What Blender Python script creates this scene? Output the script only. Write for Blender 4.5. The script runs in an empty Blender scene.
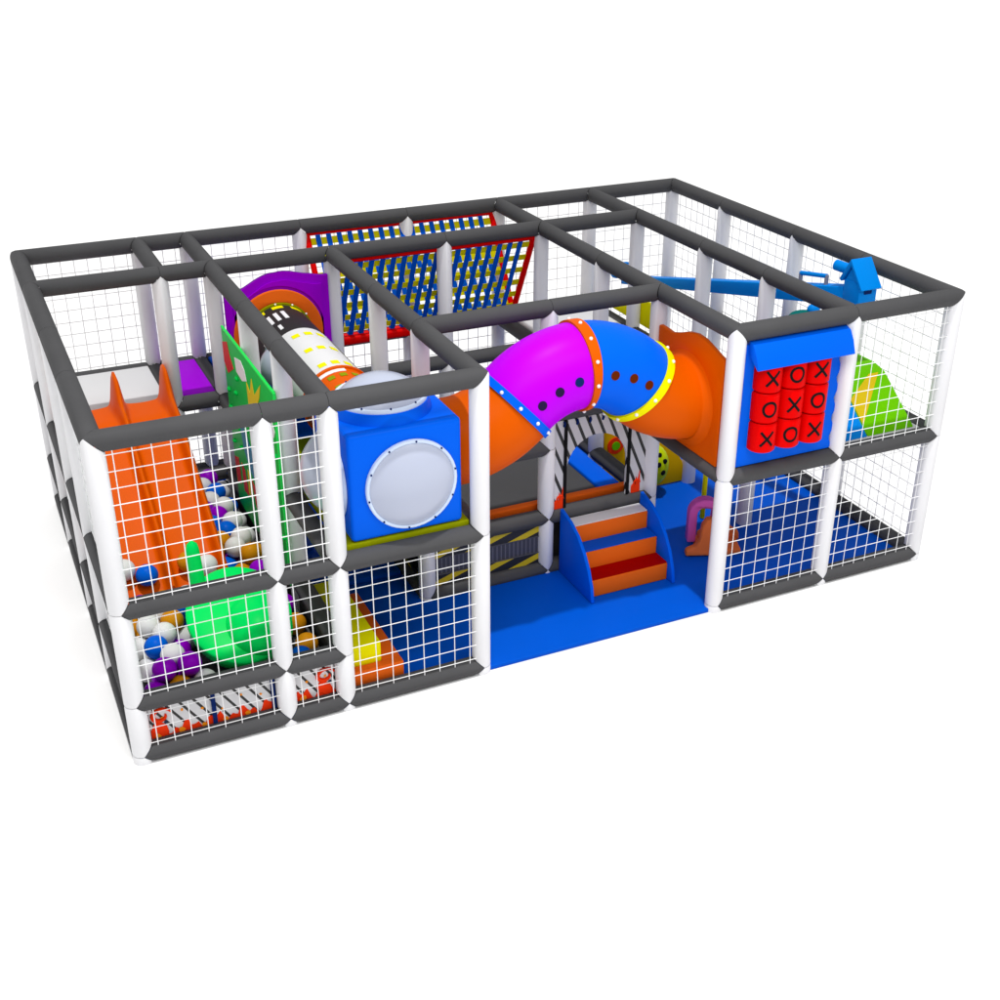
import bpy, math, random
from mathutils import Vector, Matrix
from mathutils.geometry import tessellate_polygon
random.seed(7)
D = bpy.data
scene = bpy.context.scene
COL = scene.collection
PI = math.pi

# ------------------------------------------------------------------ camera, world, sun, exposure
cam = D.cameras.new('camera'); camo = D.objects.new('camera', cam); COL.objects.link(camo)
camo.location = (-0.681, -8.317, 6.378)
camo.rotation_euler = (math.radians(90) - 0.4758, 0.0, -0.4301)
cam.lens = 44.505; cam.sensor_width = 36.0; cam.clip_end = 600; cam.clip_start = 0.1
scene.camera = camo

world = D.worlds.new('World'); scene.world = world; world.use_nodes = True
bg = world.node_tree.nodes['Background']
bg.inputs['Color'].default_value = (1.0, 1.0, 1.0, 1); bg.inputs['Strength'].default_value = 0.56
sun = D.lights.new('sun', 'SUN'); suno = D.objects.new('sun', sun); COL.objects.link(suno)
sun.energy = 1.95; sun.angle = math.radians(2.0); sun.color = (1.0, 0.99, 0.975)
sun_dir = Vector((0.03, 0.09, -1.0))             # the key light travels almost straight down
suno.rotation_euler = sun_dir.to_track_quat('-Z', 'Y').to_euler()
fill = D.lights.new('front_fill_lamp', 'AREA'); fillo = D.objects.new('front_fill_lamp', fill); COL.objects.link(fillo)
fill.shape = 'RECTANGLE'; fill.size = 6.0; fill.size_y = 2.5; fill.energy = 260        # unseen fill lamp, added above and in front to brighten the near faces
fillo.location = (3.2, -3.6, 7.6)
fillo.rotation_euler = (Vector((3.9, .6, 1.0))-Vector(fillo.location)).to_track_quat('-Z', 'Y').to_euler()
scene.view_settings.view_transform = 'Standard'; scene.view_settings.look = 'None'
scene.view_settings.exposure = 0.0; scene.view_settings.gamma = 1.0

# ------------------------------------------------------------------ materials
def lin(c): return tuple((v/255/12.92 if v/255 <= .04045 else ((v/255+.055)/1.055)**2.4) for v in c)
MATS = {}
def mat(name, rgb, rough=0.5, bump=0.0, scale=30, spec=0.3, alpha=1.0, mottle=0.0, coat=0.0):
    if name in MATS: return MATS[name]
    m = D.materials.new(name); m.use_nodes = True; nt = m.node_tree; b = nt.nodes['Principled BSDF']
    b.inputs['Base Color'].default_value = (*rgb, 1); b.inputs['Roughness'].default_value = rough
    b.inputs['Specular IOR Level'].default_value = spec*.12; b.inputs['Alpha'].default_value = alpha
    b.inputs['Coat Weight'].default_value = coat; b.inputs['Coat Roughness'].default_value = .25
    tc = nt.nodes.new('ShaderNodeTexCoord')
    n = nt.nodes.new('ShaderNodeTexNoise'); n.inputs['Scale'].default_value = scale; n.inputs['Detail'].default_value = 4
    nt.links.new(tc.outputs['Object'], n.inputs['Vector'])
    if bump:
        bp = nt.nodes.new('ShaderNodeBump'); bp.inputs['Strength'].default_value = bump; bp.inputs['Distance'].default_value = .01
        nt.links.new(n.outputs['Fac'], bp.inputs['Height']); nt.links.new(bp.outputs['Normal'], b.inputs['Normal'])
    if mottle:
        mx = nt.nodes.new('ShaderNodeMix'); mx.data_type = 'RGBA'
        n2 = nt.nodes.new('ShaderNodeTexNoise'); n2.inputs['Scale'].default_value = 3.0; n2.inputs['Detail'].default_value = 3
        nt.links.new(tc.outputs['Object'], n2.inputs['Vector'])
        mx.inputs[6].default_value = (*[max(0, v*(1-mottle)) for v in rgb], 1); mx.inputs[7].default_value = (*[min(1, v*(1+mottle)) for v in rgb], 1)
        nt.links.new(n2.outputs['Fac'], mx.inputs[0]); nt.links.new(mx.outputs[2], b.inputs['Base Color'])
    MATS[name] = m; return m
M = dict(
 white=mat('white_vinyl', (.82, .82, .84), .45, .05, 12, mottle=.03),
 grey=mat('charcoal_foam', (.076, .076, .079), .6, .08, 60, .25, mottle=.1),
 rope=mat('white_rope', (.94, .94, .95), .7),
 blue=mat('blue_plastic', (.0, .115, .80), .38, .0, 20, .35, mottle=.02),
 bluefoam=mat('blue_vinyl_mat', (.0, .085, .56), .5, .05, 25, .3, mottle=.05),
 purple=mat('purple_plastic', (.50, .0, .82), .38, 0, 20, .35),
 purplev=mat('purple_vinyl', (.33, .0, .62), .5, .04, 25, .3),
 orange=mat('orange_plastic', (.68, .095, .0), .4, 0, 20, .35),
 orangev=mat('orange_vinyl', (.80, .13, .01), .5, .04, 25, .3),
 red=mat('red_vinyl', (.72, .0, .0), .4, .03, 20, .35),
 darkred=mat('dark_red_vinyl', (.36, .0, .0), .5, .03, 20, .3),
 yellow=mat('yellow_vinyl', (.85, .80, .0), .5, .03, 25, .3),
 yellowstrap=mat('yellow_strap', (.66, .60, .0), .6),
 amber=mat('amber_board', (.75, .42, .0), .5),
 lime=mat('lime_foam', (.13, .50, .0), .5, .03, 25),
 olive=mat('olive_yellow_vinyl', (.25, .28, .0), .5, .03, 25),
 gold=mat('gold_foam', (.62, .45, .01), .5),
 green=mat('green_climbing_board', (.0, .46, .06), .45, .03, 40, mottle=.08),
 greenedge=mat('green_board_edge', (.02, .75, .10), .4),
 emerald=mat('emerald_plastic', (.0, .74, .12), .35, 0, 20, .4),
 black=mat('black_paint', (.008, .008, .009), .5),
 hole=mat('dark_opening', (.02, .01, .05), .7),
 navy=mat('navy_opening', (.005, .02, .12), .7),
 maroon=mat('maroon_opening', (.12, .015, .0), .7),
 clear=mat('milky_bubble', (.50, .54, .66), .22, 0, 20, 2.5, alpha=.88, coat=.4),
 rim=mat('pale_blue_rim', (.62, .72, .90), .3),
 bolt=mat('white_bolt', (.85, .85, .85), .3),
 steel=mat('grey_ribbed_rubber', (.10, .10, .12), .5),
 bwhite=mat('ball_white', (.70, .70, .69), .35, 0, 20, .4), bpurple=mat('ball_purple', (.26, .0, .48), .35, 0, 20, .4),
 borange=mat('ball_orange', (.58, .23, .005), .35, 0, 20, .4), bblue=mat('ball_blue', (.0, .11, .62), .35, 0, 20, .4),
 pink=mat('pink_foam', (.80, .13, .50), .5), salmon=mat('salmon_plastic', (.85, .19, .05), .45),
 skyblue=mat('sky_blue_plastic', (.0, .22, .72), .4, 0, 20, .35), deepsky=mat('steel_blue_print', (.06, .24, .40), .5),
 ballyg=mat('yellow_green_ball', (.50, .62, .0), .35, 0, 20, .4), teal=mat('teal_foam', (.0, .14, .13), .5),
 pole=mat('grey_frame_core', (.25, .25, .3), .5), deckgrey=mat('grey_vinyl_deck', (.075, .075, .078), .55, .04, 40),
 printred=mat('print_red', (.62, .03, .03), .5), printyel=mat('print_yellow', (.72, .55, .02), .5),
 flame=mat('flame_red', (.85, .04, .005), .5), flameo=mat('flame_orange', (.9, .28, .01), .5),
 whitedeck=mat('white_vinyl_deck', (.66, .66, .67), .5, .04, 25), indigo=mat('indigo_print', (.02, .03, .06), .5),
)
def stripe_mat(name, ax, az, period, duty, c0, c1):
    m = D.materials.new(name); m.use_nodes = True; nt = m.node_tree; b = nt.nodes['Principled BSDF']; b.inputs['Roughness'].default_value = .5
    tc = nt.nodes.new('ShaderNodeTexCoord'); sp = nt.nodes.new('ShaderNodeSeparateXYZ'); nt.links.new(tc.outputs['Object'], sp.inputs[0])
    def mth(op, a, b_): 
        q = nt.nodes.new('ShaderNodeMath'); q.operation = op
        for i, v in enumerate((a, b_)):
            if v is None: continue
            if isinstance(v, (int, float)): q.inputs[i].default_value = v
            else: nt.links.new(v, q.inputs[i])
        return q.outputs[0]
    h = mth('ADD', mth('ADD', mth('MULTIPLY', sp.outputs[0], ax/period), mth('MULTIPLY', sp.outputs[1], ax/period)), mth('MULTIPLY', sp.outputs[2], az/period))
    f = mth('LESS_THAN', mth('FRACT', h, None), duty)
    mx = nt.nodes.new('ShaderNodeMix'); mx.data_type = 'RGBA'; mx.inputs[6].default_value = (*c0, 1); mx.inputs[7].default_value = (*c1, 1)
    nt.links.new(f, mx.inputs[0]); nt.links.new(mx.outputs[2], b.inputs['Base Color']); return m
M['stripe'] = stripe_mat('white_board_black_stripes', 1.0, .66, .108, .24, (.68, .68, .70), (.006, .006, .006))
M['stripe2'] = stripe_mat('arch_board_black_stripes', 1.0, .42, .115, .30, (.60, .60, .62), (.006, .006, .006))
M['hazard'] = stripe_mat('hazard_band', 1.0, -3.0, .46, .42, (.012, .012, .012), (.62, .46, .0))
M['ribs'] = stripe_mat('ribbed_grey', 1.0, 0.0, .045, .25, (.05, .05, .065), (.13, .13, .16))

# ------------------------------------------------------------------ mesh helpers
class MB:
    def __init__(s): s.v = []; s.f = []; s.sm = []
    def add(s, vs, fs, smooth=False):
        o = len(s.v); s.v += [tuple(v) for v in vs]; s.f += [tuple(i+o for i in f) for f in fs]; s.sm += [smooth]*len(fs); return s
    def box(s, x0, x1, y0, y1, z0, z1, mtx=None):
        vs = [Vector((x, y, z)) for x in (x0, x1) for y in (y0, y1) for z in (z0, z1)]
        if mtx is not None: vs = [mtx @ v for v in vs]
        return s.add(vs, [(0,1,3,2),(4,6,7,5),(0,4,5,1),(2,3,7,6),(0,2,6,4),(1,5,7,3)])
    def tube(s, pts, r, n=12, cap=True, smooth=True):
        pts = [Vector(p) for p in pts]; rs = r if isinstance(r, (list, tuple)) else [r]*len(pts)
        t = (pts[1]-pts[0]).normalized(); a = Vector((0,0,1)) if abs(t.z) < .9 else Vector((1,0,0)); u = t.cross(a).normalized(); vs = []
        for i, p in enumerate(pts):
            t = (pts[min(i+1, len(pts)-1)]-pts[max(i-1, 0)]).normalized(); u = (u-t*u.dot(t)).normalized(); w = t.cross(u)
            vs += [p+(u*math.cos(2*PI*k/n)+w*math.sin(2*PI*k/n))*rs[i] for k in range(n)]
        fs = [(i*n+k, i*n+(k+1)%n, (i+1)*n+(k+1)%n, (i+1)*n+k) for i in range(len(pts)-1) for k in range(n)]
        s.add(vs, fs, smooth)
        if cap:
            s.add(vs[:n], [tuple(range(n))[::-1]]); s.add(vs[-n:], [tuple(range(n))])
        return s
    def sphere(s, c, r, n=20, m=12, ph0=0, ph1=PI, mtx=None, sc=(1,1,1)):
        vs = []
        for j in range(m+1):
            ph = ph0+(ph1-ph0)*j/m
            for k in range(n):
                th = 2*PI*k/n; v = Vector((sc[0]*r*math.sin(ph)*math.cos(th), sc[1]*r*math.sin(ph)*math.sin(th), sc[2]*r*math.cos(ph)))
                if mtx is not None: v = mtx @ v
                vs.append(v+Vector(c))
        return s.add(vs, [(j*n+k, (j+1)*n+k, (j+1)*n+(k+1)%n, j*n+(k+1)%n) for j in range(m) for k in range(n)], True)
    def prism(s, poly, d0, d1, plane='xz', hole=None):
        """polygon (with an optional hole) in a plane, extruded between d0 and d1 along the third axis"""
        def P(a, b, d): return Vector({'xz': (a, d, b), 'yz': (d, a, b), 'xy': (a, b, d)}[plane])
        loops = [poly]+([hole] if hole else [])
        tris = tessellate_polygon([[Vector((a, b, 0)) for a, b in L] for L in loops]); allp = [p for L in loops for p in L]; n = len(allp)
        s.add([P(a, b, d0) for a, b in allp], tris); s.add([P(a, b, d1) for a, b in allp], tris)
        for L in loops:
            m = len(L); s.add([P(a, b, d0) for a, b in L]+[P(a, b, d1) for a, b in L], [(i, (i+1)%m, m+(i+1)%m, m+i) for i in range(m)])
        return s
    def build(s, name, m, parent=None, bevel=0, loc=None):
        me = D.meshes.new(name); me.from_pydata(s.v, [], s.f); me.materials.append(m)
        me.polygons.foreach_set('use_smooth', s.sm); me.update()
        import bmesh
        b = bmesh.new(); b.from_mesh(me); bmesh.ops.recalc_face_normals(b, faces=b.faces)
        b.to_mesh(me); b.free()
        o = D.objects.new(name, me); COL.objects.link(o)
        if bevel:
            bm = bmesh.new(); bm.from_mesh(me); bmesh.ops.remove_doubles(bm, verts=bm.verts, dist=1e-5)
            bmesh.ops.recalc_face_normals(bm, faces=bm.faces)
            ed = [e for e in bm.edges if len(e.link_faces) == 2 and e.calc_face_angle() > .6]
            bmesh.ops.bevel(bm, geom=ed, offset=bevel, segments=3, affect='EDGES', profile=.5)
            for f in bm.faces: f.smooth = True
            bm.to_mesh(me); bm.free(); me.set_sharp_from_angle(angle=.7)
        if loc is not None: me.transform(Matrix.Translation(-Vector(loc))); o.location = loc
        if parent is not None:
            o.parent = parent; 
            if loc is None: o.location = -parent.location if parent.parent is None else (0,0,0)
            else: o.location = Vector(loc)-parent.location
        return o
def thing(name, loc, label, cat, group=None):
    o = D.objects.new(name, None); COL.objects.link(o); o.location = loc; o.empty_display_size = .1
    o['label'] = label; o['category'] = cat
    if group: o['group'] = group
    return o
def tag(o, label, cat, group=None):
    o['label'] = label; o['category'] = cat
    if group: o['group'] = group
    return o

# ------------------------------------------------------------------ the setting
g = MB().add([(-300,-300,0),(300,-300,0),(300,300,0),(-300,300,0)], [(0,1,2,3)]).build('ground', mat('white_floor', (.97, .97, .97), .9, spec=0))
g['kind'] = 'structure'

# ------------------------------------------------------------------ the padded frame: one bolted thing
X = [0, 1.195, 1.703, 2.951, 4.215, 5.384, 6.618, 7.8]; Y = [0, 1.28, 2.40, 3.80, 4.96]; Z = {0: .075, 1: .555, 2: 1.40, 3: 2.79, 5: .65, 4: 1.74}
FR = .082
frame = thing('play_frame', (0, 0, 0), 'padded frame of white posts, charcoal rails and white rope nets round the whole playground', 'play frame')
rails = []
def rx(lv, y, *xs):
    for a in xs: rails.append(((a, y, lv), (a+1, y, lv)))
def ry(lv, x, *ys):
    for a in ys: rails.append(((x, a, lv), (x, a+1, lv)))
# base
rx(0, 0, 0,1,2,5,6); rx(0, 4, *range(7)); ry(0, 0, 0,1,2,3); ry(0, 7, 0,1,2,3); rx(0, 1, 3,4); ry(0, 2, 0,1,2); rx(0, 3, 0,1); ry(0, 3, 1)
# low
rx(1, 0, 0,1); ry(1, 0, 0,1,2,3); ry(1, 2, 0,1,2); rx(1, 3, 0,1); rx(5, 1, 3,4); ry(5, 3, 1); ry(5, 5, 1,2)
# middle
rx(2, 0, 0,1,2,5,6); rx(2, 4, *range(7)); ry(2, 0, 0,1,2,3); ry(2, 7, 0,1,2,3); rx(2, 1, 2,3,5,6); rx(4, 1, 4); rx(2, 3, 0,1,2,3,4,5)
ry(2, 1, 3); ry(2, 2, 0,1,2,3); ry(2, 3, 0,1,2); ry(2, 5, 0,1,2,3); ry(2, 6, 0,1,2,3)
# top
rx(3, 0, 0,1,2,5,6); rx(3, 4, *range(7)); ry(3, 0, 0,1,2,3); ry(3, 7, 0,1,2,3); rx(3, 3, 0,1,2,3,4,5); rx(3, 1, 3,4)
ry(3, 1, 3); ry(3, 2, 0,1,2,3); ry(3, 3, 0,1,2); ry(3, 5, 0,1,2,3); ry(3, 6, 0,1,2,3)
posts = [(0,0),(1,0),(2,0),(3,0),(5,0),(6,0),(7,0),(0,1),(2,1),(3,1),(4,1),(5,1),(6,1),(7,1),(0,2),(2,2),(3,2),(5,2),(6,2),(7,2)]+[(x, 3) for x in range(8)]+[(x, 4) for x in range(8)]
def pos(k): return Vector((X[k[0]], Y[k[1]], Z[k[2]]))
dirs = {}
for a, b in rails:
    d = (pos(b)-pos(a)).normalized(); dirs.setdefault(a, []).append(d); dirs.setdefault(b, []).append(-d)
UP = Vector((0,0,1)); psegs = []
for (x, y) in posts:
    lv = sorted([k for k in dirs if k[0] == x and k[1] == y], key=lambda k: Z[k[2]])
    if (x, y, 0) in lv: psegs.append(((x, y), Vector((X[x], Y[y], 0)), None, Vector((X[x], Y[y], Z[0])), (x, y, 0))); dirs[(x, y, 0)].append(-UP)
    else: psegs.append(((x, y), Vector((X[x], Y[y], 0)), None, pos(lv[0]), lv[0])); dirs[lv[0]].append(-UP)
    for k0, k1 in zip(lv, lv[1:]):
        psegs.append(((x, y), pos(k0), k0, pos(k1), k1)); dirs[k0].append(UP); dirs[k1].append(-UP)
def pad(mb, pa, ka, pb, kb, r=FR, n=32):
    """foam sleeve from pa to pb, its ends mitred against every other sleeve of the joint"""
    d = (pb-pa).normalized(); L = (pb-pa).length; a = Vector((0,0,1)) if abs(d.z) < .9 else Vector((1,0,0)); u = d.cross(a).normalized(); w = d.cross(u)
    def off(k, p, dd):
        if k is None: return 0.0
        es = dirs[k]; vals = [p.dot(e) for e in es if abs(e.dot(dd)) < .5]
        if any(e.dot(dd) < -.5 for e in es): vals.append(0.0)
        return max(vals) if vals else 0.0
    vs = []
    for side in (0, 1, 2, 3):
        for k in range(n):
            p = (u*math.cos(2*PI*k/n)+w*math.sin(2*PI*k/n))*r
            s0 = off(ka, p, d)+.0015; s1 = L-off(kb, p, -d)-.0015
            t = {0: s0, 1: s0+.012, 2: s1-.012, 3: s1}[side]; q = 1-(.045 if side in (0, 3) else 0)
            vs.append(pa+d*t+p*q)
    fs = [(j*n+k, j*n+(k+1)%n, (j+1)*n+(k+1)%n, (j+1)*n+k) for j in range(3) for k in range(n)]
    mb.add(vs, fs, True)
    if ka is None: mb.add(vs[:n], [tuple(range(n))])
for (x, y) in posts:
    mb = MB()
    for q in psegs:
        if q[0] == (x, y): pad(mb, *q[1:])
    mb.build('post', M['white'], frame)
RN = {0: 'base_rail', 1: 'low_rail', 5: 'low_rail', 2: 'middle_rail', 4: 'middle_rail', 3: 'top_rail'}
for a, b in rails:
    mb = MB(); pad(mb, pos(a), a, pos(b), b); mb.build(RN[a[2]], M['grey'], frame)

def net(p, ex, w, h, t=.0043):
    """rope net in the vertical plane through p along ex, w wide and h high"""
    mb = MB(); p = Vector(p); ex = Vector(ex); ny = ex.cross(UP)
    nx = max(2, round(w/.136)); nz = max(2, round(h/.136))
    def strand(a, b):
        d = (b-a).normalized(); u = ny*t; v = d.cross(ny)*t; vs = []
        for c in (a, b): vs += [c+u, c+v, c-u, c-v]
        mb.add(vs, [(0,1,5,4),(1,2,6,5),(2,3,7,6),(3,0,4,7)], True)
    us = [w*(i+.5)/nx for i in range(nx)]; zs = [h*(j+.5)/nz for j in range(nz)]
    for u_ in us: strand(p+ex*u_, p+ex*u_+UP*h)
    for z_ in zs: strand(p+UP*z_, p+ex*w+UP*z_)
    for u_ in us:
        for z_ in zs:
            c = p+ex*u_+UP*z_; r = t*1.9
            mb.add([c+ex*r, c+ny*r, c-ex*r, c-ny*r, c+UP*r, c-UP*r], [(0,1,4),(1,2,4),(2,3,4),(3,0,4),(1,0,5),(2,1,5),(3,2,5),(0,3,5)], True)
    mb.build('safety_net', M['rope'], frame)
def netx(x, y, z0, z1): net((X[x]+.055, Y[y]+(-.046 if y == 0 else .046), Z[z0]+.03), (1,0,0), X[x+1]-X[x]-.11, Z[z1]-Z[z0]-.06)
def nety(x, y, z0, z1): net((X[x]+(-.01 if x == 0 else .046), Y[y]+.055, Z[z0]+.03), (0,1,0), Y[y+1]-Y[y]-.11, Z[z1]-Z[z0]-.06)
for x in (0, 1): netx(x, 0, 0, 1); netx(x, 0, 1, 2); netx(x, 0, 2, 3)
netx(2, 0, 0, 2); netx(5, 0, 0, 2); netx(6, 0, 0, 2); netx(6, 0, 2, 3)
for x in range(7): netx(x, 4, 0, 2); netx(x, 4, 2, 3)
for y in range(4):
    nety(7, y, 0, 2); nety(7, y, 2, 3); nety(0, y, 2, 3); nety(0, y, 1, 2); nety(0, y, 0, 1)

# ------------------------------------------------------------------ floor mats and decks
def slab(name, x0, x1, y0, y1, z0, z1, m, label, cat, bevel=.012, group=None):
    o = MB().box(x0, x1, y0, y1, z0, z1).build(name, m, bevel=bevel, loc=((x0+x1)/2, (y0+y1)/2, z0)); return tag(o, label, cat, group)
slab('floor_mat', -.03, 7.83, -.035, 4.99, .002, .045, M['bluefoam'], 'large blue vinyl floor mat under the whole play frame', 'floor mat', .008)
slab('deck_pad', .08, 1.12, 3.87, 4.89, 1.40, 1.47, M['whitedeck'], 'white deck pad at the top of the orange slide', 'deck pad', .015)
slab('deck_pad', 1.27, 1.63, 3.87, 4.89, 1.40, 1.47, M['purplev'], 'narrow purple deck pad between white and blue deck pads', 'deck pad', .015)
slab('deck_pad', 1.78, 2.88, 3.87, 4.89, 1.40, 1.47, M['bluefoam'], 'blue deck pad behind the purple tunnel entrance', 'deck pad', .015)
slab('deck_pad', 1.79, 2.87, .03, 1.21, 1.43, 1.525, M['olive'], 'olive yellow deck pad under the blue bubble cube', 'deck pad', .015)
slab('deck_pad', 5.46, 6.54, 3.87, 4.89, 1.40, 1.47, M['whitedeck'], 'white deck pad behind the ribbon net, under the yellow panel', 'deck pad', .015)
slab('deck_pad', 5.46, 6.54, .08, 1.21, 1.38, 1.45, M['bluefoam'], 'blue deck pad behind the noughts and crosses panel', 'deck pad', .015)
slab('deck_pad', 6.70, 7.72, .08, 1.21, 1.38, 1.45, M['whitedeck'], 'pale deck pad under the lime green foam climber', 'deck pad', .015)
slab('deck_pad', 1.79, 2.87, 1.36, 2.33, 1.40, 1.47, M['olive'], 'olive yellow deck pad under the near half of the printed tunnel', 'deck pad', .015)
slab('deck_pad', 1.79, 2.87, 2.47, 3.66, 1.40, 1.47, M['bluefoam'], 'blue deck pad under the far half of the printed tunnel', 'deck pad', .015)
# low inner platform seen through the striped arch
pf = thing('low_platform', (4.1, 1.9, .045), 'low grey platform with an orange front edge, behind the small stairs', 'platform')
MB().box(3.03, 4.9, 1.46, 3.0, .05, .73).build('top_pad', M['deckgrey'], pf, bevel=.01)
MB().box(3.03, 5.30, 1.37, 1.457, .6, .755).build('edge_strip', M['orangev'], pf, bevel=.01)
MB().box(4.903, 5.15, 1.46, 3.0, .05, .76).build('side_pad', M['blue'], pf, bevel=.02)
# black and yellow hazard panels
hz = thing('hazard_panel', (3.6, 1.28, .14), 'black panel with yellow hazard stripes and grey ribbed centre, facing the front', 'panel')
MB().box(3.03, 4.14, 1.27, 1.30, .14, .60).build('board', M['ribs'], hz)
MB().box(3.03, 4.14, 1.262, 1.268, .46, .60).build('upper_band', M['hazard'], hz)
MB().box(3.03, 4.14, 1.262, 1.268, .14, .27).build('lower_band', M['hazard'], hz)
for z in (.275, .455): MB().box(3.03, 4.14, 1.258, 1.268, z-.006, z+.004).build('trim', M['steel'], hz)
hz = thing('hazard_panel', (2.95, 1.84, .14), 'black side panel with yellow hazard stripes, facing the yellow and orange block', 'panel')
MB().box(2.945, 2.975, 1.36, 2.33, .14, .60).build('board', M['black'], hz)
MB().box(2.938, 2.943, 1.36, 2.33, .49, .60).build('upper_band', M['hazard'], hz)
MB().box(2.938, 2.943, 1.36, 2.33, .14, .20).build('lower_band', M['hazard'], hz)

# ------------------------------------------------------------------ ball pit
pit = slab('ball_pit_base', .09, 1.62, .09, 3.70, .05, .36, M['deckgrey'], 'dark foam base under the balls of the ball pit', 'foam base')
w = MB().box(1.665, 1.741, .10, 3.72, .14, .50).build('pit_wall', M['deckgrey'], bevel=.01, loc=(1.70, 1.9, .14)); tag(w, 'dark grey padded wall along the right side of the ball pit', 'padded wall')

def blobs(x, z, s, seed, n=9, el=1.0):
    rr = random.Random(seed); return [(x+s*(1+.35*rr.uniform(-1, 1))*math.cos(2*PI*k/n), z+el*s*(1+.35*rr.uniform(-1, 1))*math.sin(2*PI*k/n)) for k in range(n)]
def striped(x0, x1, y, label, cat='panel', frames=(), scroll=True, zt=.49, z0=.14):
    t = thing('striped_board_low_fence', ((x0+x1)/2, y, z0), label, cat)
    MB().box(x0, x1, y-.008, y+.012, z0, zt).build('board', M['stripe'], t)
    mb = MB(); rr = random.Random(int(x0*100)+3); top = []; n = int((x1-x0)/.02)
    for i in range(n+1):
        xx = x0+(x1-x0)*i/n; top.append((xx, z0+.062+.035*math.sin(i*.55)+.03*math.sin(i*1.37+1)+rr.uniform(-.008, .012)))
    mb.prism([(x0, z0), (x1, z0)]+top[::-1], y-.0125, y-.009); mb.build('flame_print', M['flame'], t)
    mb = MB()
    for i in range(int((x1-x0)/.18)): MB().prism(blobs(x0+.06+i*.18, z0+.022+rr.uniform(0, .012), .026, i+5), y-.016, y-.0128).build('ember_print', M['flameo'], t)
    for i in range(int((x1-x0)/.16)): MB().prism(blobs(x0+.1+i*.16, z0+.16+rr.uniform(-.03, .08), .011, i+35), y-.0125, y-.009).build('spark_print', M['flameo'], t)
    if scroll:
        cx, cz = scroll; mb = MB()
        mb.tube([(cx+(.085-.0025*k)*math.cos(.3+k*.33), y-.012, cz+.02+(.075-.0025*k)*math.sin(.3+k*.33)) for k in range(20)], [.008+.012*math.sin(PI*k/19) for k in range(20)], 8)
        mb.prism(blobs(cx-.01, cz-.10, .065, 4), y-.0165, y-.013); mb.build('scroll_print', M['flame'], t)
        MB().prism(blobs(cx+.035, cz-.035, .018, 8), y-.0335, y-.0315).build('scroll_dot_print', M['indigo'], t)  # small indigo printed blob on the scroll
    for fx in frames: MB().box(fx-.018, fx+.018, y-.03, y-.0245, z0, zt).build('upright_bar', M['navy'], t)
    return t
striped(.09, 1.11, .045, 'white board with black diagonal stripes and red flame print under the ball pit net', frames=(.60, 1.09), scroll=(.18, .33))
striped(1.28, 1.62, .045, 'short striped board with red flame print, left of the yellow block', scroll=(1.54, .32))
striped(.09, 1.62, 3.71, 'striped board closing the far end of the ball pit', frames=(1.5,), scroll=None)

def bed(y):          # slide bed height
    if y > 3.45: return 1.50
    if y > 3.15: t = (3.45-y)/.3; return 1.50-.06*t*t
    if y < 1.9: return max(.46, .743-.557*(1.9-y)-.25*(1.9-y)**2)
    return .66+(1.44-.66)*(y-1.75)/(3.15-1.75)
sl = thing('twin_slide', (.6, 2.5, .33), 'orange plastic twin lane slide running down into the ball pit', 'slide')
def slide_surface():
    mb = MB(); nx, ny = 60, 80; top = []; 
    for j in range(ny+1):
        y = 3.78-(3.78-1.50)*j/ny; rise = .15+.215*math.exp(-(abs(3.67-y)/.20)**3)
        for i in range(nx+1):
            x = .11+(1.14-.11)*i/nx; h = 0
            for xi in (.13, .615, 1.10): h = max(h, math.exp(-(abs(x-xi)/(.036 if y < 3.3 else .036+.014*min(1, (y-3.3)/.3)))**2.6))
            top.append((x, y, bed(y)+rise*h+.10*rise*(min(abs(x-.37), abs(x-.86))/.24)**2))
    fs = [(j*(nx+1)+i, j*(nx+1)+i+1, (j+1)*(nx+1)+i+1, (j+1)*(nx+1)+i) for j in range(ny) for i in range(nx)]
    mb.add(top, fs, True)
    low = [(x, y, bed(y)-.03) for (x, y, z) in top]; mb.add(low, fs, True)
    W_ = nx+1
    for seq in ([j*W_ for j in range(ny+1)], [j*W_+nx for j in range(ny+1)], list(range(W_)), [ny*W_+i for i in range(W_)]):
        vs = [top[k] for k in seq]+[low[k] for k in seq]; m = len(seq); mb.add(vs, [(i, i+1, m+i+1, m+i) for i in range(m-1)])
    return mb
slide_surface().build('chute', M['orange'], sl)
for sx in (.3, .9): MB().tube([(sx, 3.3, .33), (sx, 3.3, 1.38)], .025).build('support_leg', M['pole'], sl)

# green sit-on boat in the ball pit
tb = thing('rocking_toy', (1.05, .66, .33), 'bright green plastic rocking toy with raised horn handles in the ball pit', 'rocking toy')
TC = Vector((1.00, .62, .62)); TR = (.42, .50, .30)
TQ = Matrix.Rotation(math.radians(24), 4, 'X')
mb = MB(); mb.sphere((0,0,0), 1, 40, 24)
for i, v in enumerate(mb.v):                       # lower half: deep hull; upper half: almost flat, tilted towards the front
    x, y, z = v; q = TQ @ Vector((x*TR[0]*1.04, y*TR[1], z*(.07 if z > 0 else .40)))
    mb.v[i] = (TC.x+q.x, TC.y+q.y, max(.365, TC.z+.13+q.z))
mb.build('hull', M['emerald'], tb)
MB().sphere((1.12, .50, .66), 1, 36, 20, sc=(.29, .34, .25)).build('seat_bulge', M['emerald'], tb)
for hx, hz_ in ((.72, 1.40), (1.36, 1.22)):
    MB().tube([(hx+.02*(1 if hx < 1 else -1), .86, .84), (hx+.01, .86, 1.0), (hx, .85, hz_-.08), (hx, .85, hz_-.03), (hx, .85, hz_)], [.068, .064, .055, .045, .012], 16).build('horn_handle', M['emerald'], tb)

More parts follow.
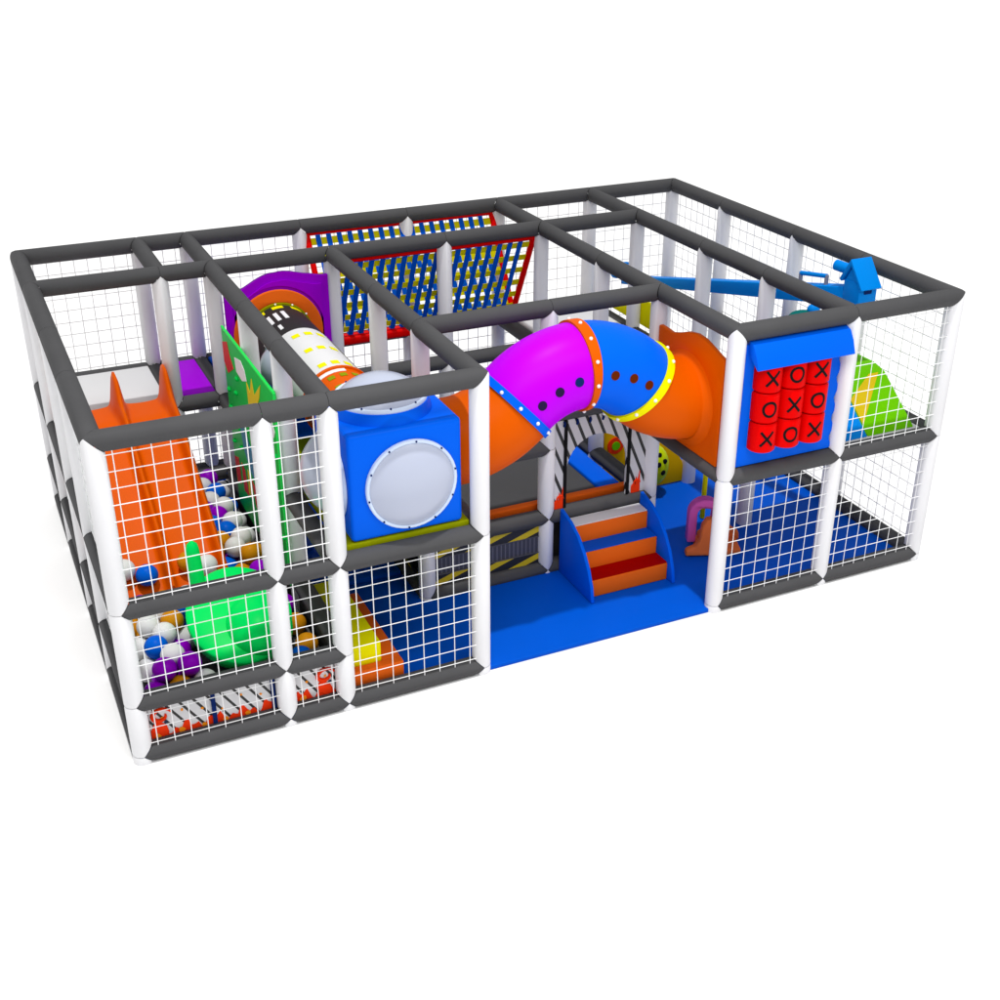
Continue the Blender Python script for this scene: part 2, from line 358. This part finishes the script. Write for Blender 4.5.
def in_tub(p, r): 
    return ((p[0]-TC[0])/(TR[0]*.86+r*.8))**2+((p[1]-TC[1])/(TR[1]*.86+r*.8))**2 < 1
BR = .1; first = {}
BL = {'bwhite': 'white', 'bpurple': 'purple', 'borange': 'orange', 'bblue': 'blue'}
def ball(p, k):
    if k not in first:
        o = MB().sphere((0,0,0), BR, 24, 14).build('pit_ball', M[k]); tag(o, '%s plastic ball lying in the ball pit on the left' % BL[k], 'ball', '%s balls in the ball pit' % BL[k]); first[k] = o
    else:
        o = first[k].copy(); COL.objects.link(o)
    o.location = p
rr = random.Random(11); z1 = .36+BR; s = .2005
rows = int(3.5/(s*.866)); L1 = []
for j in range(rows+1):
    for i in range(8):
        p = (.19+i*s+(s/2 if j % 2 else 0), .20+j*s*.866, z1)
        if p[0] > 1.50: continue
        L1.append((j, i, p))
CYC = ['bwhite', 'bpurple', 'borange', 'bwhite', 'bblue']; cnt = [0]
def pick():
    cnt[0] += 1; return CYC[cnt[0] % 5] if rr.random() < .75 else rr.choice(CYC)
def clear_of_slide(p, r=.115): return not (p[0] < 1.14+r and 1.45 < p[1] < 3.8 and p[2]+r > bed(p[1])-.03)
occ = set()
for j, i, p in L1:
    if clear_of_slide(p) and not in_tub(p, BR*.85): ball(p, pick()); occ.add((j, i))
for j, i, p in L1:                                   # second layer: in the hollow between three balls
    q = (p[0]+s/2, p[1]+s*.2887, z1+s*.8165)
    nb = (j+1, i) if j % 2 == 0 else (j+1, i+1)
    if (j, i) in occ and (j, i+1) in occ and nb in occ and q[0] < 1.49 and q[1] < 3.6 and clear_of_slide(q) and not in_tub(q, BR*.85) and rr.random() < .985: ball(q, pick())
for (x, y) in ((.24, 1.74), (.42, 1.66), (.80, 1.70), (.95, 1.64)):
    ball((x, y, bed(y)+.117), pick())

# ------------------------------------------------------------------ green picture climbing board
gb = thing('climbing_board', (1.61, 2.15, .1), 'upright green board painted with fish and flowers beside the ball pit', 'climbing board')
MB().box(1.598, 1.615, 1.23, 3.08, .55, 2.41).build('board', M['green'], gb, bevel=.004)
MB().box(1.595, 1.620, 1.23, 3.08, 2.413, 2.435).build('top_edge', M['greenedge'], gb, bevel=.004)
MB().box(1.595, 1.620, 1.205, 1.227, .55, 2.43).build('side_edge', M['greenedge'], gb, bevel=.004)
PR = {'printred': [[(3.41,2.16),(3.21,2.22),(3.14,2.1),(3.02,2.01),(3.28,1.88),(3.41,1.96)], [(3.40,.95),(3.22,1.0),(3.20,.72),(3.38,.66)], [(3.1,1.0),(2.98,.96),(2.9,.72),(3.08,.70)], [(2.7,.98),(2.4,.9),(2.2,.95),(2.1,.72),(2.35,.66),(2.6,.74)]],
 'white': [[(2.92,2.16),(2.67,2.21),(2.54,2.16),(2.49,2.07),(2.67,2.01),(2.89,2.03)], [(1.72,1.95),(1.62,2.0),(1.55,1.93),(1.6,1.86),(1.7,1.87)]],
 'printyel': [[(2.5,2.06),(2.38,2.0),(2.28,2.17),(2.22,2.03),(1.94,2.23),(2.03,2.07),(2.19,1.91),(2.49,1.79)], [(2.84,1.03),(2.74,.98),(2.77,.75),(2.88,.76)]],
 'deepsky': [[(3.0,1.46),(2.84,1.52),(2.62,1.36),(2.36,1.28),(2.4,1.18),(2.58,1.14),(2.5,1.02),(2.72,1.08),(2.9,1.22)]],
 'indigo': [[(2.06,1.68),(1.91,1.72),(1.84,1.59),(1.78,1.45),(2.0,1.42),(2.12,1.53)]]}
for k, L in PR.items():
    for P_ in L: MB().prism([(1.19+(a-1.48)*.969, b+.12) for a, b in P_], 1.592, 1.5965, 'yz').build('painted_shape', M[k], gb)
for i, (y, z) in enumerate([(3.3,1.70),(3.0,1.77),(3.3,1.52),(3.0,1.60),(3.3,1.32),(3.0,1.40),(2.7,1.50),(2.65,1.7),(3.3,1.15),(3.0,1.2),(2.35,1.6),(2.1,1.9),(1.8,2.05),(2.9,1.95),(1.6,1.7),(1.75,1.2),(1.6,.9),(2.0,1.0)]):
    MB().sphere((1.597, y-.33, z+.12), .042, 14, 8, sc=(.6, 1, .55)).build('hand_hold', M['green'], gb)

# ------------------------------------------------------------------ yellow block with orange border
yb = thing('foam_block', (2.0, .6, .045), 'yellow foam block with orange border on the blue mat behind the net', 'foam block')
MB().box(1.79, 2.08, .15, 1.3, .05, .46).build('top_pad', M['yellow'], yb, bevel=.01)
MB().box(1.79, 2.25, .06, .147, .05, .27).build('front_border', M['orangev'], yb, bevel=.01)
MB().box(2.083, 2.25, .15, 1.3, .05, .268).build('side_border', M['orangev'], yb, bevel=.01)
sm = thing('studded_mat', (2.35, 2.1, .045), 'blue mat with round studs behind the yellow and orange block', 'mat')
MB().box(1.80, 2.86, 1.78, 2.9, .05, .10).build('base_pad', M['bluefoam'], sm, bevel=.01)
for i in range(5):
    for j in range(4): MB().tube([(1.95+i*.2, 1.92+j*.22, .1), (1.95+i*.2, 1.92+j*.22, .13)], .045, 14).build('stud', M['bluefoam'], sm)

# ------------------------------------------------------------------ bubble cube with printed tunnel and purple entrance
cube = thing('bubble_cube', (2.33, .47, 1.47), 'blue plastic crawl cube with round milky bubble windows above the front rail', 'crawl cube')
MB().box(1.85, 2.81, .03, .92, 1.53, 2.46).build('shell', M['blue'], cube, bevel=.035)
def window(c, n, r, bulge, name='bubble_window', par=cube, rimw=.045):
    c = Vector(c); n = Vector(n); Q = n.to_track_quat('Z', 'Y').to_matrix()
    R_ = (r*r+bulge*bulge)/(2*bulge); ph = math.asin(min(1, r/R_)); ph = ph if bulge <= r else PI-ph
    o = MB().sphere(c+n*(bulge-R_+.02), R_, 40, 14, 0, ph, Q).build(name, M['clear'], par)
    pr = [(r-.005, 0), (r-.005, .03), (r+rimw*.5, .036), (r+rimw, .028), (r+rimw, 0)]; vs = []; n_ = 48
    for k in range(n_):
        for a, b in pr: vs.append(c+Q @ Vector((a*math.cos(2*PI*k/n_), a*math.sin(2*PI*k/n_), b)))
    m = len(pr); MB().add(vs, [(k*m+i, k*m+i+1, ((k+1)%n_)*m+i+1, ((k+1)%n_)*m+i) for k in range(n_) for i in range(m-1)], True).build('rim', M['rim'], o)
    for k in range(10): MB().sphere(c+Q @ Vector(((r+rimw*.5)*math.cos(2*PI*k/10+.2), (r+rimw*.5)*math.sin(2*PI*k/10+.2), .038)), .009, 8, 6).build('screw', M['navy'], o)
    return o
window((2.365, .028, 1.965), (0,-1,0), .365, .12, rimw=.022)
window((1.847, .47, 1.97), (-1,0,0), .36, .24, rimw=.022)
MB().tube([(2.30, .50, 2.45), (2.30, .50, 2.55)], [.42, .39], 48).build('collar', M['blue'], cube)
window((2.30, .50, 2.55), (0,0,1), .36, .17, rimw=.02)

TX, TZ, TRr = 2.31, 2.05, .325
def ringtube(y0, y1, r, m, name, par, a0=0, a1=2*PI, n=48, thick=.02):
    mb = MB(); full = abs(a1-a0-2*PI) < 1e-6; k_ = n if full else n+1; vs = []
    for (y, q) in ((y0, r), (y1, r), (y1, r-thick), (y0, r-thick)):
        vs += [(TX+q*math.cos(a0+(a1-a0)*k/n), y, TZ+q*math.sin(a0+(a1-a0)*k/n)) for k in range(k_)]
    fs = []
    for j in range(4):
        for k in range(n): fs.append((j*k_+k, j*k_+(k+1)%k_, ((j+1)%4)*k_+(k+1)%k_, ((j+1)%4)*k_+k))
    mb.add(vs, fs, False)
    o = mb.build(name, m, par)
    for p in o.data.polygons: p.use_smooth = True
    o.data.set_sharp_from_angle(angle=.6); return o
tt = thing('printed_tunnel', (TX, 2.3, TZ-TRr), 'straight tunnel in black, white and orange sections with yellow dashes behind the bubble cube', 'crawl tunnel')
ringtube(2.86, 3.70, TRr, mat('tunnel_dark', (.028, .028, .028), .4), 'dark_section', tt)
ringtube(1.68, 2.857, TRr, mat('tunnel_white', (.72, .72, .73), .35), 'white_section', tt)
ringtube(.93, 1.677, TRr, M['orange'], 'orange_section', tt)
def patch(y0, y1, ad, wd, m, name='window_print', lift=.004):
    a0 = math.radians(ad); a1 = math.radians(ad+wd); ringtube(y0, y1, TRr+lift, m, name, tt, a0, a1, 6, .003)
for y in (2.64, 2.22, 1.80):
    for a in (100, 78, 56): patch(y, y+.08, a, 13, M['yellow'])
for y in (3.52,):
    for a in (120, 85, 50): patch(y, y+.07, a, 20, M['yellow'])
for a in (132, 118, 104, 90): 
    patch(3.20, 3.42, a, 7, M['white'])
    patch(2.98, 3.10, a+22, 6, M['white'])
for y in (1.48, 1.26): 
    for a in (104, 84, 64): patch(y, y+.07, a, 11, M['olive'])
patch(1.60, 1.66, 80, 60, M['white']); patch(1.72, 2.85, 30, 8, M['yellow'], 'edge_line', .005)
ringtube(3.61, 3.64, TRr+.02, M['olive'], 'flange', tt); ringtube(1.66, 1.70, TRr+.02, M['orange'], 'flange', tt)
for k in range(12): MB().sphere((TX+(TRr+.02)*math.cos(k*PI/6+.1), 3.60, TZ+(TRr+.02)*math.sin(k*PI/6+.1)), .011, 8, 6).build('flange_bolt', M['bolt'], tt)
window((TX-TRr*.94, 2.75, 2.05), (-1,0,0), .2, .12, par=tt, rimw=.03)

ar = thing('tunnel_entrance', (TX, 3.76, 1.47), 'purple moulded arch panel with an orange ring at the far tunnel mouth', 'entrance panel')
def arc_pts(cx, cz, r, a0, a1, n): return [(cx+r*math.cos(a0+(a1-a0)*k/n), cz+r*math.sin(a0+(a1-a0)*k/n)) for k in range(n+1)]
def arch_top(x0, x1, zs, zc, n=24):       # ogee top line, left to right, with a flat right shoulder
    out = []
    for k in range(n+1):
        t = k/n; x = x0+(x1-x0)*t; out.append((x, zs+(.10 if t > .5 else 0)*min(1, (t-.5)*3)+(zc-zs)*(math.sin(PI*min(1, t*1.04))**2)*(1.0 if t < .5 else .72+.28*math.cos((t-.5)*PI))))
    return out
hole = arc_pts(TX, TZ, .34, 0, 2*PI, 40)[:-1]
MB().prism([(2.88, 1.475), (1.79, 1.475)]+arch_top(1.79, 2.88, 2.50, 2.68), 3.72, 3.76, 'xz', hole).build('panel', M['purplev'], ar)
MB().prism([(2.80, 1.56), (1.87, 1.56)]+arch_top(1.87, 2.80, 2.42, 2.60), 3.70, 3.717, 'xz', arc_pts(TX, TZ, .50, 0, 2*PI, 40)[:-1]).build('raised_face', M['purplev'], ar)
MB().prism(arc_pts(TX, TZ, .47, 0, 2*PI, 48)[:-1], 3.66, 3.698, 'xz', arc_pts(TX, TZ, .335, 0, 2*PI, 48)[:-1]).build('ring', M['orangev'], ar, bevel=.008)
MB().prism([(2.88, 1.475), (1.79, 1.475)]+arch_top(1.79, 2.88, 2.50, 2.68), 3.763, 3.767, 'xz', hole).build('backing', M['purplev'], ar)

# ------------------------------------------------------------------ the big crawl tube arch
AY, AR, ZB = .66, .385, 1.955
def arc_center(s):            # s in [0,4]: four 45-degree bends
    R_ = .862; x0 = 2.965
    def half(t):              # 0..2
        if t <= 1: a = t*PI/4; return (R_*math.sin(a), R_*(1-math.cos(a)), a)
        a = (t-1)*PI/4; b = PI/4-a; dx = R_*(math.sin(PI/4)-math.sin(b)); dz = R_*(math.cos(b)-math.cos(PI/4)); return (R_*math.sin(PI/4)+dx, R_*(1-math.cos(PI/4))+dz, b)
    if s <= 2: x, z, a = half(s)
    else: x, z, a = half(4-s); tot = 2*R_*math.sin(PI/4)*2; x = tot-x; a = -a
    return Vector((x0+x, AY, ZB+z)), a
def arch_mesh(s0, s1, r, n=48, m=14, thick=.022, bulge=0.0):
    mb = MB(); vs = []
    for q in (0, -thick):
        for j in range(m+1):
            c, a = arc_center(s0+(s1-s0)*j/m); w_ = Vector((-math.sin(a), 0, math.cos(a))); rad = r+q+bulge*math.sin(PI*j/m)
            vs += [c+(Vector((0,1,0))*math.cos(2*PI*k/n)+w_*math.sin(2*PI*k/n))*rad for k in range(n)]
    fs = []; o = (m+1)*n
    for base in (0, o):
        for j in range(m):
            for k in range(n): fs.append((base+j*n+k, base+j*n+(k+1)%n, base+(j+1)*n+(k+1)%n, base+(j+1)*n+k))
    for j in (0, m):
        for k in range(n): fs.append((j*n+k, j*n+(k+1)%n, o+j*n+(k+1)%n, o+j*n+k))
    mb.add(vs, fs, True); return mb
ct = thing('crawl_tube', (4.17, AY, 1.57), 'arched crawl tube of orange, purple and blue bends above the entrance opening', 'crawl tube')
def sharp(o): o.data.set_sharp_from_angle(angle=.6); return o
c0 = MB().tube([(2.83, AY, ZB), (2.967, AY, ZB)], AR, 48, False); c0.build('straight_collar', M['orange'], ct)
sharp(arch_mesh(.0, .985, AR).build('orange_elbow', M['orange'], ct))
pb_ = sharp(arch_mesh(1.0, 1.985, AR).build('purple_bend', M['purple'], ct))
bb_ = sharp(arch_mesh(2.0, 2.985, AR).build('blue_bend', M['blue'], ct))
sharp(arch_mesh(3.0, 4.0, AR).build('orange_elbow', M['orange'], ct))
for s_, k in ((.99, 'blue'), (1.99, 'orange'), (2.99, 'yellow')):
    f = sharp(arch_mesh(s_-.055, s_+.055, AR+.022, m=2, thick=.024).build('flange_ring', M[k], ct))
    c, a = arc_center(s_); w_ = Vector((-math.sin(a), 0, math.cos(a))); t_ = Vector((math.cos(a), 0, math.sin(a))); mb = MB()
    for j in range(12):
        th = 2*PI*j/12+.12; MB().sphere(c+(Vector((0,1,0))*math.cos(th)+w_*math.sin(th))*(AR+.024), .017, 10, 6).build('ring_bolt', M['bolt'], f)
def air_hole(s_, th, m, par):
    c, a = arc_center(s_); w_ = Vector((-math.sin(a), 0, math.cos(a))); n = Vector((0,1,0))*math.cos(th)+w_*math.sin(th); p = c+n*(AR-.02)
    MB().tube([p, p+n*.024], .042, 20).build('air_hole', m, par)
for s_ in (1.19, 1.46, 1.74): air_hole(s_, PI-math.radians(4), M['navy'] if s_ > 1.6 else M['hole'], pb_)
for s_ in (2.24, 2.52, 2.78): air_hole(s_, PI-math.radians(4), M['maroon'], bb_)

def wavy_top(y0, y1, prof): return [(y0+(y1-y0)*t, z) for t, z in prof]
ep = thing('tube_end_panel', (5.384, AY, 1.47), 'tall wavy orange panel where the crawl tube ends on the right', 'end panel')
prof = [(0, 2.50), (.07, 2.50), (.2, 2.49), (.32, 2.53), (.45, 2.585), (.58, 2.61), (.7, 2.60), (.8, 2.57), (.92, 2.53), (1, 2.51)]
poly = wavy_top(1.19, .10, prof)+[(.10, 1.475), (1.19, 1.475)]
MB().prism(poly, 5.335, 5.385, 'yz', arc_pts(AY, ZB, .38, 0, 2*PI, 40)[:-1]).build('panel', M['orange'], ep, bevel=.012)
c, a = arc_center(4)
MB().tube([(5.27, AY, ZB), (5.31, AY, ZB), (5.335, AY, ZB)], [AR-.001, AR+.02, AR+.07], 48, False).build('tube_collar', M['orange'], ep)

# ------------------------------------------------------------------ ribbon net bridge (V of two slanting strap nets)
rb = thing('ribbon_net', (4.17, 4.35, 1.55), 'V shaped climbing net of blue and yellow straps in a red padded border', 'climbing net')
XL, XR = 3.04, 5.30; BOT = Vector((0, 4.36, 1.66)); TF = Vector((0, 3.83, 2.69)); TB = Vector((0, 4.98, 2.70))
for T, nm in ((TF, 'front'), (TB, 'back')):
    MB().tube([(XL, T.y, T.z), (XR, T.y, T.z)], .033, 12).build('top_border', M['red'], rb)
    for xe in (XL, XR): MB().tube([(xe, T.y, T.z), (xe, BOT.y, BOT.z)], .035, 12).build('side_border', M['red'], rb)
    nrm = (T-BOT).cross(Vector((1,0,0))).normalized(); nrm = nrm if nrm.y < 0 else -nrm
    d = (T-BOT)
    for i in range(17):
        x = XL+.12+i*(XR-XL-.2)/16.6; mb = MB(); 
        for side in (1,):
            a_, b_ = BOT+d*.02, BOT+d*.985; e = Vector((.029, 0, 0)); u = nrm*.009; t = nrm*.003; X0 = Vector((x, 0, 0))
            mb.add([X0+a_-e+u, X0+a_+e+u, X0+b_+e+u, X0+b_-e+u, X0+a_-e+u+t, X0+a_+e+u+t, X0+b_+e+u+t, X0+b_-e+u+t], [(0,1,2,3),(4,5,6,7),(0,1,5,4),(1,2,6,5),(2,3,7,6),(3,0,4,7)])
        mb.build('blue_strap', M['bluefoam'] , rb)
    for j in range(6):
        f = .10+j*.163; a_ = BOT+d*f; e = d.normalized()*.040; t = nrm*.003
        A, B_ = Vector((XL, 0, 0))+a_, Vector((XR, 0, 0))+a_
        MB().add([A-e, B_-e, B_+e, A+e, A-e+t, B_-e+t, B_+e+t, A+e+t], [(0,1,2,3),(4,5,6,7),(0,1,5,4),(1,2,6,5),(2,3,7,6),(3,0,4,7)]).build('yellow_strap', M['yellowstrap'], rb)
MB().box(XL, XR, BOT.y-.09, BOT.y+.09, BOT.z-.08, BOT.z+.02).build('bottom_border', M['red'], rb, bevel=.03)

# ------------------------------------------------------------------ noughts and crosses panel
tp = thing('noughts_and_crosses_panel', (6.0, 0, 1.48), 'blue game panel with nine red rollers marked X and O under an awning', 'game panel')
L_ = [(5.475+.012*math.sin(k*1.5), 1.49+1.18*k/20) for k in range(21)]; R_ = [(6.535+.018*math.sin(k*1.35+1), 1.49+1.18*k/28) for k in range(29)]
MB().prism([(5.475, 1.49)]+[(6.535, 1.49)]+R_[1:]+L_[::-1][:-1], -.01, .05).build('backboard', M['blue'], tp, bevel=.01)
CW = .262; X0 = 5.575+CW/2; HZ = .288
for r_ in range(3):
    for c_ in range(3):
        cx = X0+c_*CW+(2-r_)*-.0; cz0 = 1.665+r_*HZ
        mb = MB(); pr = [(0, 0), (.118, 0), (.13, .014), (.13, HZ-.03), (.118, HZ-.012), (0, HZ-.012)]; vs = []; n = 32
        for k in range(n):
            for a_, b_ in pr: vs.append((cx+a_*math.cos(2*PI*k/n), -.045+a_*math.sin(2*PI*k/n), cz0+b_))
        m = len(pr); mb.add(vs, [(k*m+i, k*m+i+1, ((k+1)%n)*m+i+1, ((k+1)%n)*m+i) for k in range(n) for i in range(m-1)], True)
        o = sharp(mb.build('roller', M['red'], tp)); mk = 'X' if (r_+c_) % 2 == 0 else 'O'
        mb = MB(); cz = cz0+HZ/2-.006
        def cyl(u, v, rad=.1325): th = -PI/2-math.radians(13)+u/.13; return Vector((cx+rad*math.cos(th), -.045+rad*math.sin(th), cz+v))
        def stroke(pts, w_=.0115):
            for (u0, v0), (u1, v1) in zip(pts, pts[1:]):
                l = math.hypot(u1-u0, v1-v0); px, pz = -(v1-v0)/l*w_, (u1-u0)/l*w_
                q = [(u0+px, v0+pz), (u0-px, v0-pz), (u1-px, v1-pz), (u1+px, v1+pz)]
                mb.add([cyl(*a) for a in q]+[cyl(*a, .1295) for a in q], [(0,1,2,3),(0,1,5,4),(1,2,6,5),(2,3,7,6),(3,0,4,7)])
        if mk == 'X':
            S1 = [(-.058+.116*k/6, -.068+.136*k/6) for k in range(7)]; stroke(S1); 
            S2 = [(-.058+.116*k/6, .068-.136*k/6) for k in range(7)]
            _c = cyl; cyl = lambda u, v, rad=.1332: _c(u, v, rad); stroke(S2)
        else: stroke([(0.06*math.cos(2*PI*k/24), .066*math.sin(2*PI*k/24)) for k in range(25)])
        mb.build('marking', M['black'], o)
aw = MB().prism([(-.012, 2.71), (-.012, 2.60), (-.165, 2.475), (-.185, 2.485), (-.14, 2.60), (-.085, 2.685)], 5.50, 6.54, 'yz').build('awning', M['blue'], tp, bevel=.006)

# ------------------------------------------------------------------ stairs and striped arch
st = thing('stairs', (4.85, .87, .045), 'small three step stairs with orange risers and curved blue sides', 'stairs')
for i, (y, z, k, nm) in enumerate(((.60, .24, 'darkred', 0), (.82, .43, 'bluefoam', 0), (1.02, .62, 'whitedeck', 0))):
    y2 = (.82, 1.02, 1.20)[i]
    MB().box(4.37, 5.23, y, y2-.003, .05, z-.012).build('riser', M['orangev'], st, bevel=.006)
    MB().box(4.372, 5.228, y+.012, y2-.004, z-.010, z).build('tread', M[k], st)
side = [(.50, .05), (.53, .20), (.60, .36), (.70, .50), (.83, .62), (.99, .70), (1.19, .75), (1.19, .05)]
for x in (4.33, 5.235): MB().prism(side, x, x+.035, 'yz').build('side_panel', M['blue'], st, bevel=.006)

ap = thing('striped_arch', (4.8, 1.26, .72), 'pale board with black diagonal stripes and an arched opening behind the stairs', 'arch panel')
op = [(5.09, .728), (5.09, 1.12)]+arc_pts(4.755, 1.12, .335, 0, PI, 20)[1:]+[(4.42, .728)]
outer = [(4.29, .727), (4.29, 1.66), (5.31, 1.66), (5.31, .727)]
MB().prism(outer+op, 1.25, 1.275, 'xz').build('board', M['stripe2'], ap)
for x in (4.40, 5.11): MB().box(x-.016, x+.016, 1.236, 1.247, .727, 1.66).build('upright_bar', M['black'], ap)
for cx in (4.335, 5.20):
    MB().prism([(cx-.045, .727), (cx-.045, .80), (cx-.02, .83), (cx, .80), (cx+.01, .90), (cx+.03, .86), (cx+.05, .96), (cx+.055, .727)], 1.240, 1.2485).build('flame_print', M['flame'], ap)
    MB().tube([(cx+.02+.035*math.cos(k*.5), 1.243, .83+.035*math.sin(k*.5)) for k in range(9)], .008, 6).build('scroll_print', M['flame'], ap)
for k in range(7): MB().tube([(4.38+k*.14, 1.245, 1.60), (4.38+k*.14, 1.23, 1.63), (4.38+k*.14, 1.245, 1.65)], .012, 8).build('hook', M['navy'], ap)

# ------------------------------------------------------------------ right hand toys
tr = thing('activity_board', (6.3, 2.4, .045), 'amber triangular activity board standing on the blue floor on the right', 'activity board')
MB().prism([(5.50, .5), (5.50, .95), (5.58, 1.08), (5.78, 1.12), (5.95, .98), (6.17, .78), (6.28, .62), (6.40, .50), (6.52, .32), (6.60, .06), (5.50, .06)], 2.40, 2.44).build('board', M['amber'], tr, bevel=.008)
bl = MB().sphere((6.05, 2.30, .40), .2, 28, 18, sc=(1, .9, 1.25)).build('spotted_knob', M['ballyg'], tr)
for a_, b_ in ((-.3, .55), (.1, .75), (-.05, .30), (.42, .38), (.25, -.12), (-.3, -.2)):
    n = Vector((math.sin(a_)*math.cos(b_)*.2, -math.cos(a_)*math.cos(b_)*.18, math.sin(b_)*.25)); MB().sphere(Vector((6.05, 2.30, .40))+n, .032, 12, 8, sc=(1,.5,1)).build('spot', M['black'], bl)
o = MB().tube([(5.63, 2.385, .68), (5.63, 2.397, .68)], .10, 24).build('red_ring', M['flame'], tr); MB().tube([(5.63, 2.375, .68), (5.63, 2.383, .68)], .05, 24).build('green_centre', M['lime'], o)
ys = slab('yellow_stand', 6.24, 6.28, 1.52, 1.57, .05, .66, M['yellow'], 'thin yellow stand half hidden behind the front post', 'stand', .01)

rk = thing('spring_rider', (5.98, .98, .045), 'small salmon orange rider toy with a pink arched back on the blue mat', 'rider toy')
body = [(-.24, .0), (-.23, .06), (-.14, .10), (-.10, .18), (-.085, .34), (-.04, .42), (.05, .42), (.09, .36), (.10, .16), (.14, .10), (.22, .07), (.23, .0)]
def rot_put(mb, ang, c):
    Mx = Matrix.Translation(Vector(c)) @ Matrix.Rotation(ang, 4, 'Z'); mb.v = [tuple(Mx @ Vector(v)) for v in mb.v]; return mb
rot_put(MB().prism(body, -.05, .05), math.radians(-22), (5.87, .84, .06)).build('front_body', M['salmon'], rk, bevel=.02)
rot_put(MB().prism([(a*.95, b*1.25) for a, b in body], -.05, .05), math.radians(-22), (6.15, 1.08, .06)).build('rear_body', M['salmon'], rk, bevel=.02)
aa = [( .17*math.cos(t), .38+.17*math.sin(t)) for t in [PI*k/16 for k in range(17)]]
ab = [( .08*math.cos(t), .38+.08*math.sin(t)) for t in [PI*k/16 for k in range(17)]]
rot_put(MB().prism([(.17, .06)]+aa+[(-.17, .06), (-.08, .06)]+ab[::-1]+[(.08, .06)], -.06, .06), math.radians(-22), (5.92, 1.03, .06)).build('pink_arch', M['pink'], rk, bevel=.015)
rot_put(MB().box(-.2, .25, -.16, .16, 0, .05), math.radians(-22), (6.02, .96, .05)).build('base', M['salmon'], rk, bevel=.01)

# lime foam climber on the upper right deck
lf = thing('foam_climber', (7.3, .55, 1.45), 'lime green foam slope with gold stripe and blue side on the upper right deck', 'foam climber')
S0 = [(.12, 1.452), (.30, 1.64), (.72, 1.98), (.95, 2.04), (1.18, 2.0), (1.18, 1.452)]
MB().prism([(.10, 1.452), (.62, 1.86), (.78, 1.90), (1.17, 1.90), (1.17, 1.452)], 7.09, 7.66, 'yz').build('lime_slope', M['lime'], lf, bevel=.015)
def on_slope(x, y, h): return (x, y-h*.6, 1.452+.785*(y-.1)+h*.79)
q = [(7.10, .20), (7.10, .43), (7.45, .615), (7.57, .615)]
MB().add([on_slope(a, b, h) for h in (-.004, .006) for a, b in q], [(0,1,2,3),(4,5,6,7),(0,1,5,4),(1,2,6,5),(2,3,7,6),(3,0,4,7)]).build('gold_stripe', M['gold'], lf)
MB().prism([(.10, 1.452), (.42, 1.72), (.60, 1.78), (1.17, 1.78), (1.17, 1.452)], 6.72, 7.087, 'yz').build('blue_side', M['skyblue'], lf, bevel=.01)
tl = thing('foam_figure', (6.95, 1.15, 2.0), 'small teal and blue foam figure on a stem behind the awning of the game panel', 'foam figure')
MB().sphere((6.98, 1.16, 2.36), .10, 20, 12, sc=(1.5, 1, .55)).build('body', M['teal'], tl)
MB().sphere((7.10, 1.14, 2.42), .055, 16, 10, sc=(1.3, 1, 1)).build('head', M['skyblue'], tl)
MB().tube([(6.98, 1.16, 1.90), (6.98, 1.16, 2.32)], .03, 12).build('stem', M['teal'], tl)

yp = thing('yellow_side_panel', (6.66, 3.5, 1.47), 'plain yellow side panel on the far upper deck, left of the blue crane', 'panel')
MB().prism([(4.45, 1.49), (4.3, 1.62), (3.9, 1.80), (3.45, 1.80), (3.45, 1.49)], 6.70, 6.74, 'yz').build('panel', M['yellow'], yp, bevel=.006)

# blue crane with cabin
cr = thing('toy_crane', (7.45, .8, 2.4), 'sky blue toy crane with a long boom and gabled cabin above the right hand nets', 'toy crane')
A = Vector((7.45, 1.06, 2.55)); B_ = Vector((7.0, 4.70, 1.74))
d = (B_-A); L = d.length; Q = Matrix.Translation(A) @ d.to_track_quat('Y', 'Z').to_matrix().to_4x4()
mb = MB(); mb.add([Q @ Vector(v) for v in [(-.08,0,-.10),(.08,0,-.10),(.08,0,.09),(-.08,0,.09),(-.05,L,-.05),(.05,L,-.05),(.05,L,.05),(-.05,L,.05)]], [(0,1,2,3),(4,5,6,7),(0,1,5,4),(1,2,6,5),(2,3,7,6),(3,0,4,7)])
mb.build('boom', M['skyblue'], cr, bevel=.01)
cb = MB().box(7.37, 7.59, .82, 1.06, 2.51, 2.72).build('cabin', M['skyblue'], cr, bevel=.008)
MB().prism([(.77, 2.68), (.80, 2.66), (.97, 2.88), (1.09, 2.69), (1.12, 2.71), (.98, 2.94)], 7.355, 7.605, 'yz').build('roof', M['skyblue'], cb, bevel=.005)
MB().prism([(.83, 2.715), (1.05, 2.715), (.97, 2.86)], 7.38, 7.58, 'yz').build('gable', M['skyblue'], cb)
MB().box(7.43, 7.52, .812, .822, 2.62, 2.66).build('window', M['navy'], cb)
MB().tube([(7.44, 1.06, 2.80), (7.40, 1.24, 2.81)], .055, 18).build('drum', M['skyblue'], cb)
MB().tube([(7.40, 1.36, 2.66), (7.36, 1.72, 2.60)], .024, 12).build('handle_bar', M['skyblue'], cr)
for yy, xx, zz in ((1.36, 7.40, 2.67), (1.72, 7.36, 2.61)): MB().tube([(xx, yy, zz), (xx, yy, zz-.2)], .022, 10).build('handle_post', M['pole'], cr)
MB().tube([(7.0+.10*math.cos(t), 4.78+.12*math.sin(t), 1.84+.06*math.cos(t)) for t in [k*.35 for k in range(14)]], .028, 10).build('hook', M['skyblue'], cr)
